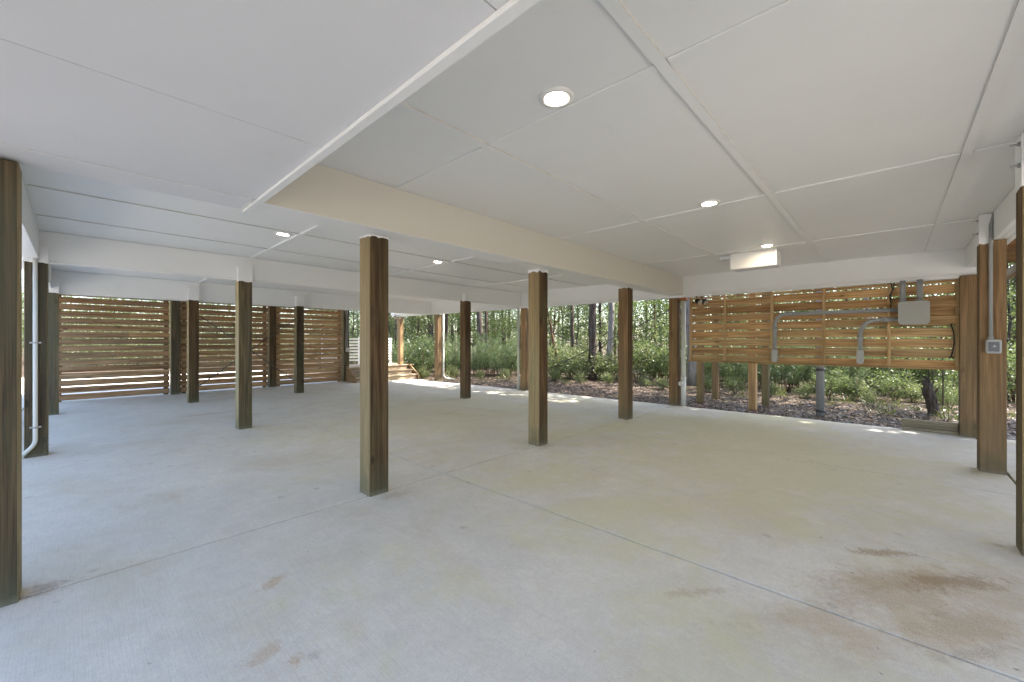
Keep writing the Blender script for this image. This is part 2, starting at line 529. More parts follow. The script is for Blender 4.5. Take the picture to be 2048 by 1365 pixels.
s.build('soffit', WHITE2, house)
MB().box(.846, .890, -1.2, 3.515, 2.354, 2.375, .002, .5).build('soffit_trim', WHITE, house)
b1 = MB().box(.895, 8.86, 3.21, 3.505, 2.362, 2.757, .003, .5)
for x in (3.6, 6.0, 8.1):
    b1.box(x, x + .9, 3.30, 3.42, 2.3595, 2.362, 0, .5)
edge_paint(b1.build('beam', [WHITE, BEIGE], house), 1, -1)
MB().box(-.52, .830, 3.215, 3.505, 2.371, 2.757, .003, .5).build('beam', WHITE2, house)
for y0, zb in ((7.645, 2.40), (11.70, 2.335)):
    bb = MB()
    bb.box(-.42, edge_x(y0) - .17, y0, y0 + .20, zb, 2.757, .003, .5)
    bb.box(-.42, edge_x(y0) - .17, y0 + .03, y0 + .17, zb - .02, zb, 0, .5)
    bb.build('beam', WHITE, house)
b0 = MB()
for k in range(3):
    b0.box(.90, 8.87, -.842 - .054 * k, -.791 - .054 * k, 2.47, 2.757, .002, .5)
b0.build('beam', WHITE, house)
lb = MB()
for y0, y1 in ((3.515, 7.643), (7.85, 11.695), (11.905, 14.2)):
    lb.box(-.50, -.30, y0, y1, 2.40, 2.757, .003, .5)
lb.build('edge_beam', WHITE, house)


def skew_box(mb, off0, off1, y0, y1, z0, z1):
    q = [(edge_x(y0) + off0, y0), (edge_x(y0) + off1, y0), (edge_x(y1) + off1, y1), (edge_x(y1) + off0, y1)]
    vs = [(x, y, z0) for x, y in q] + [(x, y, z1) for x, y in q]
    mb.add(vs, [[3, 2, 1, 0], [4, 5, 6, 7], [0, 1, 5, 4], [1, 2, 6, 5], [2, 3, 7, 6], [3, 0, 4, 7]], False, .5)


fb = MB()
skew_box(fb, -.16, -.04, -.95, 14.2, 2.385, 2.80)
skew_box(fb, -.135, -.075, -.95, 14.2, 2.368, 2.384)
skew_box(fb, -.172, -.158, -.95, 14.2, 2.392, 2.404)
fb.build('fascia_beam', WHITE, house)
rim = MB()
skew_box(rim, -.12, .02, -.95, 14.2, 2.33, 2.366)
rim.build('fascia_ledge', WHITE, house)
for y in (-.40, .82, 2.06, 4.28, 5.50, 6.72, 8.98, 10.2):
    x0 = .90 if y < 3 else -.28
    edge_paint(MB().box(x0, 8.86 if y < 3 else edge_x(y) - .17, y - .028, y + .028, CZ - .012, CZ - .0005, 0, .5).build('batten', [WHITE, CAULK], house), 1)
ysegs = [(-.78, -.432), (-.368, .788), (.852, 2.028), (2.092, 3.205)]
for x in (1.96, 4.38, 6.82):
    bt = MB()
    for y0, y1 in ysegs:
        bt.box(x - .026, x + .026, y0, y1, CZ - .011, CZ - .0005, .003, .5)
    bt.build('batten', WHITE, house)
    for y0, y1 in ((3.51, 4.248), (4.312, 5.468), (5.532, 6.688), (6.752, 7.64), (7.85, 8.948), (9.012, 10.168), (10.232, 11.69)):
        MB().box(x - .028, x + .028, y0, y1, CZ - .017, CZ - .0005, .003, .5).build('batten', WHITE, house)
MB().box(-.62, 9.0, -1.0, 14.3, 2.802, 5.2, 0, .5).build('wall', WHITE2, house)
rf = MB()
rf.add([(-1.1, -1.4, 5.2), (9.4, -1.4, 5.2), (9.4, 14.6, 5.2), (-1.1, 14.6, 5.2), (4.2, 4.5, 7.0), (4.2, 8.8, 7.0)],
       [[0, 1, 4], [1, 2, 5, 4], [2, 3, 5], [3, 0, 4, 5], [3, 2, 1, 0]])
rf.build('roof', ROOFM, house)

deck = thing('wooden_deck', 'unpainted wooden deck framing outside the beam at the far right', 'deck', (6, -2.3, 2.4))
MB().box(.6, 9.6, -3.8, -1.02, 2.74, 2.775, 0).build('decking', STEP, deck)
for x in (1.2, 2.8, 4.4, 6.0, 7.6, 8.9):
    MB().box(x, x + .045, -3.75, -1.02, 2.50, 2.738, .002).build('joist', STEPY, deck)
MB().box(.6, 9.6, -3.86, -3.80, 2.46, 2.738, .002).build('rim_joist', STEP, deck)
MB().box(6.9, 9.9, -1.36, -1.26, 2.36, 2.47, .002).build('rim_joist', STEP, deck)

# ------------------------------------------------------------------ posts
W = .19


def ragged(x0, y0, w, d, ztop, zlow, rag, seed):
    """paint carried down over a post top with an uneven lower edge"""
    r = random.Random(seed)
    e = .0025
    x0, y0, w, d = x0 - e, y0 - e, w + 2 * e, d + 2 * e
    per = [(0, 0, 1, 0, w), (w, 0, 0, 1, d), (w, d, -1, 0, w), (0, d, 0, -1, d)]
    ring = []
    for sx, sy, dx, dy, L in per:
        for k in range(9):
            ring.append((x0 + sx + dx * L * k / 9, y0 + sy + dy * L * k / 9))
    n = len(ring)
    cur, lows = 0.0, []
    for k in range(n):
        cur = .5 * cur + r.uniform(-rag, rag)
        lows.append(zlow + cur)
    m = MB()
    vs = [(x, y, lows[k]) for k, (x, y) in enumerate(ring)] + [(x, y, ztop) for x, y in ring]
    fs = [[k, (k + 1) % n, n + (k + 1) % n, n + k] for k in range(n)] + [[n + k for k in range(n)]]
    return m.add(vs, fs, False, .5)


PG = 'square timber posts carrying the house'


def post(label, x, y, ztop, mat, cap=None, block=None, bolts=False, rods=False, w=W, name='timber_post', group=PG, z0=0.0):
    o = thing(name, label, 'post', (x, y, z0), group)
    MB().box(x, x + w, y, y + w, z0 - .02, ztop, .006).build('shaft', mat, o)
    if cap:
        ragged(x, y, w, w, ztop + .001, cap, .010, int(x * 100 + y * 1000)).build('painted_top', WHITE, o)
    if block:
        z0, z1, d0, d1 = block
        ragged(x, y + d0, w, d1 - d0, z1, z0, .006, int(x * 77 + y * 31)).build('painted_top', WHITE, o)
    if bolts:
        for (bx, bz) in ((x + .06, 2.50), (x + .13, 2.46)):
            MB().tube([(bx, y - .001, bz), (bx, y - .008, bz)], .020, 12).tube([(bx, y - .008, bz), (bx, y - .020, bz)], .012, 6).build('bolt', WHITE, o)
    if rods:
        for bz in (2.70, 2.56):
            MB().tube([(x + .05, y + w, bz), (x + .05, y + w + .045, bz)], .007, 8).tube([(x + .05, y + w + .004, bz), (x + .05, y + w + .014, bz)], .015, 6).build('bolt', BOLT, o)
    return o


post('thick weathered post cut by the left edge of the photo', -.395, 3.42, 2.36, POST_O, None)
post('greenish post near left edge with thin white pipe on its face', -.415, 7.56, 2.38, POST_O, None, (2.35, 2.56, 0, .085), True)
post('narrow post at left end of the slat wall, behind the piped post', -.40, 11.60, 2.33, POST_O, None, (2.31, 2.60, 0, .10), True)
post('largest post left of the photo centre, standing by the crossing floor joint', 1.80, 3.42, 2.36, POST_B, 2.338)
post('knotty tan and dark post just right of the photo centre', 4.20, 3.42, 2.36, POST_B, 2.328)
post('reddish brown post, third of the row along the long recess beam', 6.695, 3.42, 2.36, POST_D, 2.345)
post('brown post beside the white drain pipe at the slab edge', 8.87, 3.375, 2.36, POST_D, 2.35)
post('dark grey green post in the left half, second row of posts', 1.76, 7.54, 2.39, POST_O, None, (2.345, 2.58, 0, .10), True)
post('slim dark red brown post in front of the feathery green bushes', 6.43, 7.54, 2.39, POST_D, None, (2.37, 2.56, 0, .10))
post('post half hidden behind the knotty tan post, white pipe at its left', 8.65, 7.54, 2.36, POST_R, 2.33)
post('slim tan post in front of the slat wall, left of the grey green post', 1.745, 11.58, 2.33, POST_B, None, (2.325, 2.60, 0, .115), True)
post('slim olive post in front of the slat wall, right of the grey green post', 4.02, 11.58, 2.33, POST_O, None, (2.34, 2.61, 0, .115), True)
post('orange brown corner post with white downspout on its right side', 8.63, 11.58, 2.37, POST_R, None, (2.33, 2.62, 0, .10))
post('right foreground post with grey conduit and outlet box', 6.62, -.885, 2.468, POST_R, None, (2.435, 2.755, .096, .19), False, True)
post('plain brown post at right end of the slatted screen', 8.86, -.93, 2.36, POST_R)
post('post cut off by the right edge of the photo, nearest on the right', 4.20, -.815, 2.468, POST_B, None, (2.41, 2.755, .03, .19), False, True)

# ------------------------------------------------------------------ far slat wall
FY = 13.90
FG = 'slat wall sections along the far side'


def slat_section(label, x0, x1, tone):
    o = thing('slat_fence', label, 'slat wall', (x0, FY, 0), FG)
    sl = MB()
    z = .035
    k = 0
    while z < 2.62:
        h = .136 + rnd.uniform(-.004, .004)
        xs = [x0, x1]
        if rnd.random() < .45:
            xs = [x0, x0 + (x1 - x0) * rnd.choice((.3, .5, .62)), x1]
        for a in range(len(xs) - 1):
            dz = rnd.uniform(-.004, .004)
            sl.box(xs[a] + .0004, xs[a + 1] - .0004, FY, FY + .024, z + dz, z + dz + h, .003, min(1, max(0, rnd.random() * .8 + tone)))
        z += .1605
        k += 1
    sl.build('slats', SLAT_F, o)
    for x in (x0 + .02, x1 - .12):
        MB().box(x, x + .10, FY + .026, FY + .066, 0, 2.6, .003).build('stud', STUD_F, o)
    MB().box(x0 - .02, x0, FY - .02, FY + .03, 0, 2.6, .003).build('edge_strip', STUD_F, o)
    return o


slat_section('left section of the far slat wall, greyer boards with bright gaps', -.33, 1.70, .0)
slat_section('middle section of the far slat wall, redder boards behind the grey green post', 1.93, 4.00, .12)
slat_section('right section of the far slat wall, ending beside the wooden stairs', 4.23, 6.28, .2)
FPG = 'posts standing between the slat wall sections'
post('dark post between left and middle sections of the slat wall', 1.71, 13.76, 2.6, POST_O, name='fence_post', group=FPG)
post('brown post between middle and right sections of the slat wall', 4.01, 13.76, 2.6, POST_B, name='fence_post', group=FPG)
post('post at the right end of the slat wall carrying two grey conduits', 6.30, 13.76, 2.6, POST_O, name='fence_post', group=FPG)
post('sunlit pale new post standing on the wooden stairs', 8.50, 13.80, 2.6, POST_T, name='stair_post', group=None, w=.16, z0=.36)

# steel cross bracing rods
def rod(label, a, b, group):
    o = thing('brace_rod', label, 'brace rod', a, group)
    MB().tube([a, b], .010, 8).build('bar', STEEL, o)
    A, B = Vector(a), Vector(b)
    d = (B - A).normalized()
    mid = A + (B - A) * .5
    MB().tube([mid - d * .11, mid - d * .09, mid + d * .09, mid + d * .11], [.010, .017, .017, .010], 8).build('turnbuckle', STEEL, o)


rod('dark brace rod rising to the right behind the reddish post', (8.80, 7.52, .32), (8.97, 3.50, 2.12), 'cross brace rods at the slab edge')
rod('dark brace rod falling to the right behind the reddish post', (8.83, 7.52, 1.95), (9.00, 3.50, .30), 'cross brace rods at the slab edge')
rod('thin brace rod rising to the right in front of the slat wall', (1.94, 11.66, .36), (4.02, 11.66, 1.99), 'cross brace rods before the slat wall')
rod('thin brace rod falling to the right in front of the slat wall', (1.94, 11.70, 2.0), (4.02, 11.70, .34), 'cross brace rods before the slat wall')

# ------------------------------------------------------------------ stairs and railing at the far right
st = thing('wooden_stairs', 'low wooden steps in sunlight beside the end of the slat wall', 'stairs', (7.5, 13.4, 0))
ys = [13.08, 13.38, 13.68]
for k, y in enumerate(ys):
    z = .165 * (k + 1)
    MB().box(6.44, 8.76, y, y + .022, .165 * k + .004, z - .035, .002).build('riser', STEP, st)
    x1 = 8.80 if k < 2 else 9.05
    MB().box(6.40, x1, y - .03, y + (.29 if k < 2 else 1.75), z - .034, z, .003).build('tread' if k < 2 else 'landing', STEP, st)
for x in (6.36, 8.81):
    m = MB()
    pr = [(13.02, 0), (13.02, .13), (13.62, .52), (14.2, .52), (14.2, 0)]
    vs = [(x, y, z) for y, z in pr] + [(x + .04, y, z) for y, z in pr]
    n = len(pr)
    m.add(vs, [list(range(n))[::-1], list(range(n, 2 * n))] + [[k, (k + 1) % n, n + (k + 1) % n, n + k] for k in range(n)])
    m.build('stringer', STEPY, st)
MB().box(6.36, 9.0, 14.25, 15.4, -.1, .45, .0).build('base', STEPY, st)
rl = thing('white_railing', 'white horizontal slat railing on the landing beyond the stairs', 'railing', (7.6, 15.3, .5))
for k in range(8):
    z = .62 + k * .118
    MB().box(6.2, 9.05, 15.30, 15.33, z, z + .062, .003).build('rail', WHITE, rl)
for x in (6.2, 7.62, 8.98):
    MB().box(x, x + .07, 15.335, 15.41, .49, 1.52, .003).build('railing_post', WHITE, rl)


# ------------------------------------------------------------------ pipes and electrics
def bend(a, b, c, r, n=7):
    """polyline a-b-c with the corner at b rounded"""
    a, b, c = Vector(a), Vector(b), Vector(c)
    p, q = b + (a - b).normalized() * r, b + (c - b).normalized() * r
    out = [a]
    for k in range(n + 1):
        t = k / n
        out.append(p * (1 - t) ** 2 + b * 2 * t * (1 - t) + q * t * t)
    return out + [c]


def straps(o, x, y, zs, r, mat=BOLT):
    for z in zs:
        MB().tube([(x, y, z - .01), (x, y, z + .01)], r + .004, 12).box(x - r - .03, x + r + .03, y + r - .004, y + r, z - .01, z + .01).build('strap', mat, o)


px, py = -.325, 7.538
o = thing('conduit_pipe', 'thin white pipe down the face of the greenish left post', 'pipe', (px, py, 0))
MB().tube(bend((px, py, 2.40), (px, py, .16), (px - .12, py - .02, .02), .06), .021, 12).build('pipe', PIPEW, o)
straps(o, px, py, (1.38, .36), .017)

cx, cy = 8.75, 11.55
o = thing('downspout', 'white downspout curving out at the foot of the corner post', 'downspout', (8.86, 11.55, 0))
MB().tube(bend((8.865, 11.56, 2.38), (8.865, 11.56, .10), (9.25, 11.45, .03), .16), .032, 14).build('pipe', PIPEW, o)
straps(o, 8.865, 11.56, (1.3,), .032, PIPEW)
o = thing('drain_pipe', 'slim white pipe at left of the half hidden post', 'pipe', (8.64, 7.83, 0))
MB().tube([(8.63, 7.79, 0), (8.63, 7.79, 2.36)], .030, 14).build('pipe', PIPEW, o)
MB().tube([(8.63, 7.79, .30), (8.63, 7.79, .38)], .036, 14).build('coupling', PIPEW, o)

dx, dy = 8.975, 3.285
o = thing('drain_pipe', 'cream white drain pipe with round cleanout beside the slatted screen', 'pipe', (dx, dy, 0))
MB().tube([(dx, dy, -.01), (dx, dy, 2.27)], .044, 18).build('pipe', PIPEW, o)
MB().tube([(dx, dy, .0), (dx, dy, .62)], .052, 18).build('coupling', PIPEW, o)
MB().tube([(dx, dy, 1.02), (dx, dy, 1.06)], .049, 18).build('coupling', PIPEW, o)
MB().tube([(dx - .02, dy + .01, .48), (dx - .085, dy + .035, .48)], .044, 18).tube([(dx - .085, dy + .035, .48), (dx - .095, dy + .038, .48)], .05, 18).build('cleanout_cap', PIPEW, o)
tag(MB().box(dx - .06, dx + .06, dy - .07, dy + .08, 2.27, 2.335, .004).build('wood_block', RUST), 'small rust orange block on top of the cream drain pipe', 'block')

# slatted screen on the right
scr = thing('slat_screen', 'raised golden slatted wood screen carrying grey electrical conduits', 'screen', (8.95, 1.2, .98))
ys0, ys1 = -.735, 3.17
sl = MB()
z = 1.03
rows = [.972 + .1635 * k for k in range(9)]
for k, z in enumerate(rows):
    h = .1405 if k < 8 else .045
    cuts = [ys0, rnd.choice((.87, 1.66)), ys1]
    for a in range(2):
        dz = rnd.uniform(-.006, .006)
        sl.box(8.985, 9.008, cuts[a] + .002, cuts[a + 1] - .002, z + dz, z + dz + h, .003, rnd.random())
sl.build('slats', SLAT_S, scr)
for y in (3.125, 2.46, 1.64, .86, .02, -.725):
    MB().box(8.936, 8.984, y - .02, y + .025, 1.0, 2.329, .003).build('stud', STUD_S, scr)
MB().box(8.925, 9.01, ys0 - .01, ys1 + .01, .965, .999, .003).build('bottom_rail', RAIL_S, scr)
MB().box(8.922, 8.943, -.745, .045, 1.90, 2.005, .003).build('mounting_board', RAIL_S, scr)
MB().box(8.922, 8.943, -.745, .045, 1.665, 1.785, .003).build('mounting_board', RAIL_S, scr)

jb = thing('junction_box', 'large grey junction box on the right part of the slatted screen', 'junction box', (8.88, -.25, 1.84))
bx = MB()
pr = [(-.40, 1.66), (-.12, 1.66), (-.085, 1.695), (-.085, 1.985), (-.11, 2.01), (-.40, 2.01), (-.425, 1.985), (-.425, 1.695)]
vs = [(8.80, y, z) for y, z in pr] + [(8.921, y, z) for y, z in pr]
n = len(pr)
bx.add(vs, [list(range(n)), list(range(n, 2 * n))[::-1]] + [[k, n + k, n + (k + 1) % n, (k + 1) % n] for k in range(n)])
bx.build('body', BOXG, jb)
ld = MB()
pr2 = [(-.255 + (y + .255) * 1.03, 1.835 + (z - 1.835) * 1.03) for y, z in pr]
vs = [(8.785, y, z) for y, z in pr2] + [(8.7995, y, z) for y, z in pr2]
ld.add(vs, [list(range(n)), list(range(n, 2 * n))[::-1]] + [[k, n + k, n + (k + 1) % n, (k + 1) % n] for k in range(n)])
lid = ld.build('lid', BOXG, jb)
for y, z in ((-.25, 2.0), (-.25, 1.67), (-.10, 1.75), (-.10, 1.93), (-.41, 1.75), (-.41, 1.93)):
    MB().tube([(8.784, y, z), (8.779, y, z)], .010, 10).build('screw', BOLT, lid)

CG = 'grey conduits joined to the junction box'
for y, lab in ((-.135, 'left one of two short upright grey conduits above the junction box'), (-.325, 'right one of two short upright grey conduits above the junction box')):
    o = thing('conduit_pipe', lab, 'conduit', (8.86, y, 2.0), CG)
    MB().tube([(8.862, y, 2.013), (8.862, y, 2.345)], .036, 16).build('pipe', PIPEG, o)
    MB().tube([(8.862, y, 2.013), (8.862, y, 2.05)], .045, 16).build('coupling', PIPEG, o)


def elbow_conduit(label, z, ycorner, zlow, r):
    xx = 8.895
    o = thing('conduit_pipe', label, 'conduit', (xx, ycorner, z), CG)
    pts = bend((xx, -.084, z), (xx, ycorner, z), (xx, ycorner, zlow + .19), r, 10)
    MB().tube(pts, .032, 16).build('pipe', PIPEG, o)
    MB().tube([(xx, ycorner - r - .10, z), (xx, ycorner - r + .0, z)], .039, 16).build('coupling', PIPEG, o)
    MB().tube([(xx, ycorner, z - r), (xx, ycorner, z - r - .09)], .039, 16).build('coupling', PIPEG, o)
    b = MB()
    prof = [(math.cos(t) * .045, math.sin(t)) for t in np.linspace(0, math.pi, 9)]
    out = [(ycorner + a, zlow + .20 + s_ * .02) for a, s_ in prof] + [(ycorner - a, zlow + .03 - s_ * .045) for a, s_ in prof]
    vs = [(xx - .05, y, q) for y, q in out] + [(xx + .045, y, q) for y, q in out]
    k_ = len(out)
    b.add(vs, [list(range(k_)), list(range(k_, 2 * k_))[::-1]] + [[i, k_ + i, k_ + (i + 1) % k_, (i + 1) % k_] for i in range(k_)])
    b.build('conduit_body', BOXG, o)


elbow_conduit('long grey conduit bending down left of the screen middle', 1.895, 1.585, 1.02, .22)
elbow_conduit('shorter grey conduit bending down left of the junction box', 1.745, .375, 1.03, .26)

o = thing('hanging_cable', 'dark loose cables dangling left of the upright conduits', 'cable', (8.90, .0, 2.0))
MB().tube([(8.90, .005, 2.33), (8.90, -.02, 2.22), (8.90, .02, 2.12), (8.915, .0, 2.0), (8.92, .012, 1.88)], .007, 8).tube([(8.90, -.035, 2.33), (8.895, -.03, 2.24), (8.9, .0, 2.16), (8.91, .008, 2.02)], .007, 8).build('cable', BLACK, o)
o = thing('hanging_cable', 'black cable hanging at the right end of the slatted screen', 'cable', (8.93, -.68, 1.4))
MB().tube([(8.935, -.655, 1.66), (8.93, -.685, 1.52), (8.93, -.69, 1.36), (8.935, -.672, 1.22), (8.94, -.645, 1.14)], .008, 8).tube([(8.935, -.67, 1.24), (8.935, -.66, 1.17), (8.94, -.69, 1.13)], .008, 8).build('cable', BLACK, o)

o = thing('conduit_pipe', 'grey conduit running down the right foreground post to an outlet box', 'conduit', (6.6, -.77, 1.4))
MB().tube([(6.596, -.772, 1.415), (6.596, -.772, 2.52), (6.60, -.772, 2.62), (6.60, -.80, 2.75)], .0155, 12).build('pipe', PIPEG, o)
MB().tube([(6.596, -.772, 1.41), (6.596, -.772, 1.45)], .021, 12).build('coupling', PIPEG, o)
o = thing('outlet_box', 'weatherproof outlet box with clear cover on right foreground post', 'outlet box', (6.58, -.787, 1.35))
MB().box(6.575, 6.619, -.838, -.736, 1.275, 1.41, .012, .5).build('back_box', PIPEG, o)
cv = MB().box(6.545, 6.574, -.842, -.732, 1.268, 1.416, .012, .5).build('cover', COVER, o)
MB().box(6.538, 6.544, -.824, -.750, 1.290, 1.390, .004, .5).build('socket_plate', SOCKET, cv)
MB().tube([(6.537, -.79, 1.345), (6.530, -.79, 1.345)], .012, 10).build('latch', COVER, cv)

for dxp, lab in ((.0, 'left of two grey conduits on the post ending the slat wall'), (.055, 'right of two grey conduits on the post ending the slat wall')):
    xx = 6.345 + dxp
    o = thing('conduit_pipe', lab, 'conduit', (xx, 13.73, 1.2), 'conduits on the slat wall end post')
    MB().tube([(xx - .03, 13.735, 2.6), (xx, 13.735, 2.45), (xx + .035, 13.735, 2.2), (xx + .04, 13.735, 1.9), (xx + .02, 13.735, 1.6), (xx + .01, 13.735, 1.18)], .016, 10).build('pipe', PIPEG, o)
o = thing('electrical_box', 'small grey electrical box at the foot of the paired conduits', 'electrical box', (6.42, 13.72, 1.1))
MB().box(6.35, 6.47, 13.69, 13.758, 1.03, 1.17, .008).build('body', BOXG, o)
MB().box(6.345, 6.475, 13.680, 13.689, 1.025, 1.175, .004).build('lid', BOXG, o)

riser = gp(1640.5, 7.92)
o = thing('riser_pipe', 'thick grey upright pipe in the mulch behind the slatted screen', 'pipe', (riser[0], riser[1], -.1))
MB().tube([(riser[0], riser[1], -.14), (riser[0], riser[1], 2.6)], .066, 18).build('pipe', PIPEG, o)
for z in (.02, .82):
    MB().tube([(riser[0], riser[1], z), (riser[0], riser[1], z + .05)], .073, 18).build('band', STEEL, o)


def flood(label, x, y, z, face):
    o = thing('flood_light', label, 'flood light', (x, y, z), 'dark flood lights under the eave')
    MB().box(x - .05, x + .05, y - .05, y + .05, z - .03, z, .006).build('base', BRONZE, o)
    f = Vector(face).normalized()
    for sgn in (1, -1):
        sd = Vector((-f.y, f.x, 0)).normalized() * .075 * sgn
        p0 = Vector((x, y, z - .03)) + sd * .6
        p1 = p0 + Vector((0, 0, -.05)) + sd * .5
        p2 = p1 + Vector((0, 0, -.05)) + f * .05
        MB().tube([p0, p1], .014, 8).build('arm', BRONZE, o)
        ts = [0, .02, .05, .09, .12]
        hd = MB().tube([p2 - f * .05 + f * t for t in ts], [.03, .048, .058, .062, .064], 14).build('lamp_head', BRONZE, o)
        MB().tube([p2 + f * .071, p2 + f * .076], .056, 14).build('lens', LENS, hd)


flood('dark twin flood light at the top left corner of the slatted screen', 8.86, 2.93, 2.385, (-.4, -.9, -.6))
flood('dark twin flood light beside the sunlit stair post', 8.42, 13.86, 2.46, (-.4, -.9, -.5))

# box on the ceiling
o = thing('ceiling_box', 'white rectangular box fixed to the ceiling beside a light', 'ceiling box', (7.12, 1.52, 2.64))
MB().box(6.985, 7.27, 1.22, 1.84, 2.515, 2.757, .004).build('body', WHITE, o)
MB().box(7.0, 7.255, 1.235, 1.825, 2.508, 2.514, 0).build('bottom_panel', WHITE2, o)
MB().box(7.06, 7.2, 1.845, 2.02, 2.70, 2.757, .01).build('duct', WHITE2, o)

# downlights
DG = 'round recessed ceiling lights'
for x, y, lab in ((1.83, 1.365, 'largest lit ceiling light, nearest the camera in the recessed ceiling'),
                  (4.255, 1.31, 'second lit ceiling light in the recessed ceiling, above right'),
                  (6.70, 1.29, 'farthest lit ceiling light in the recess, beside the white box'),
                  (1.80, 5.64, 'lit ceiling light at left, in the bay behind the main beam'),
                  (4.235, 5.68, 'lit ceiling light behind the main beam, right of the largest post')):
    o = thing('ceiling_light', lab, 'ceiling light', (x, y, CZ), DG)
    rg = MB()
    n = 32
    prof = [(.098, CZ - .001), (.096, CZ - .010), (.068, CZ - .013), (.0625, CZ - .006), (.0605, CZ + .004)]
    vs = [(x + r * math.cos(2 * math.pi * k / n), y + r * math.sin(2 * math.pi * k / n), z) for r, z in prof for k in range(n)]
    rg.add(vs, [[a * n + k, (a + 1) * n + k, (a + 1) * n + (k + 1) % n, a * n + (k + 1) % n] for a in range(4) for k in range(n)], True)
    rng_ = rg.build('trim_ring', RIM, o)
    MB().tube([(x, y, CZ - .0055), (x, y, CZ - .0015)], .060, 32).build('lens', LIT, rng_)

# boards on the slab edge
tag(MB().box(8.955, 9.04, -.735, -.13, .048, .168, .006).build('timber_board', GREYWOOD), 'thick weathered board, upper of two stacked on the slab edge', 'board', 'boards on the slab edge')
tag(MB().box(8.945, 9.045, -.74, -.125, .002, .046, .004).build('timber_board', GREYWOOD), 'thin weathered board lying under the thick one on slab edge', 'board', 'boards on the slab edge')

# square posts out on the mulch, behind the screen
OG = 'square posts standing in the mulch behind the slatted screen'
for u, d, mt, lab in ((1400.5, 9.75, POST_B, 'dark brown mulch post, leftmost below the slatted screen'), (1431, 10.4, POST_B, 'reddish mulch post, second from left below the slatted screen'),
                      (1506, 8.65, POST_T, 'golden knotted mulch post, third from left below the slatted screen'), (1532, 9.25, POST_O, 'grey brown mulch post, rightmost below the slatted screen')):
    x, y = gp(u, d)
    post(lab, x, y - .05, 2.60, mt, w=.14, name='outdoor_post', group=OG, z0=-.14)

# ------------------------------------------------------------------ litter on the slab and the mulch
def leaf_quads(cen, L, Wd, rng, flat=0.0, droop=0.0):
    n = len(cen)
    d = rng.normal(size=(n, 3)); d[:, 2] *= (1 - flat); d[:, 2] -= droop
    d /= np.linalg.norm(d, axis=1, keepdims=True) + 1e-9
    r = rng.normal(size=(n, 3)); r[:, 2] *= (1 - flat)
    w = np.cross(d, np.where(flat > .5, np.array([[0, 0, 1.0]]), r) + rng.normal(size=(n, 3)) * .15)
    w /= np.linalg.norm(w, axis=1, keepdims=True) + 1e-9
    L = np.asarray(L).reshape(-1, 1) * np.ones((n, 1)); Wd = np.asarray(Wd).reshape(-1, 1) * np.ones((n, 1))
    nn = np.cross(d, w)
    p = np.stack([cen - d * L * .5, cen + w * Wd * .5 + nn * L * .06 - d * L * .05, cen + d * L * .5, cen - w * Wd * .5 + nn * L * .06 - d * L * .05], 1)
    q = np.arange(n * 4).reshape(n, 4)
    return p.reshape(-1, 3), q


def litter(name, cen, L, Wd, mat, flat=.75):
    v, q = leaf_quads(cen, L, Wd, nr, flat)
    return link_mesh(name, raw_mesh(name, v, q, nr.random(len(q)), mat))


n = 90000
dd = 6.0 + 17 * nr.random(n) ** 1.5
uu = nr.uniform(760, 2080, n)
r_ = (uu - 1024) / F * dd
X = r_ * AX[0] + dd * AX[1]; Y = r_ * BX[0] + dd * BX[1]
ok = (X > edge_x(Y) + .03) | (Y > 15.6)
X, Y = X[ok], Y[ok]
Z = gz(X, Y) + nr.random(len(X)) * .025
tag(litter('leaf_litter', np.stack([X, Y, Z], 1), nr.uniform(.03, .10, len(X)), nr.uniform(.012, .045, len(X)), LITTER), kind='stuff')
n = 120
X = nr.uniform(.2, 8.6, n); Y = nr.uniform(-.8, 11, n)
X[:26] = nr.normal(3.1, .5, 26); Y[:26] = nr.normal(-.12, .22, 26)
tag(litter('floor_debris', np.stack([X, Y, np.full(n, .006)], 1), nr.uniform(.008, .030, n), nr.uniform(.003, .009, n), LITTER, .97), kind='stuff')

# ------------------------------------------------------------------ vegetation
def clusters(rng, nc, per, centre, radii, spread, shell=.35, squash=.7):
    """leaf centres gathered in clumps through an ellipsoid"""
    u = rng.normal(size=(nc, 3)); u /= np.linalg.norm(u, axis=1, keepdims=True)
    rr = (shell + (1 - shell) * rng.random(nc)) ** .7
    c = u * rr[:, None] * np.array(radii) + np.array(centre)
    k = rng.poisson(per, nc)
    c = np.repeat(c, k, 0)
    sp = np.repeat(spread * rng.uniform(.6, 1.5, nc), k)
    return c + rng.normal(size=(len(c), 3)) * sp[:, None] * np.array([1, 1, squash])


def leafy(name, cen, lo, hi, mat, rng, asp=.5, droop=.2):
    L = rng.uniform(lo, hi, len(cen))
    v, q = leaf_quads(cen, L, L * asp, rng, .25, droop)
    return raw_mesh(name, v, q, np.clip(rng.normal(.5, .22, len(q)), 0, 1), mat)


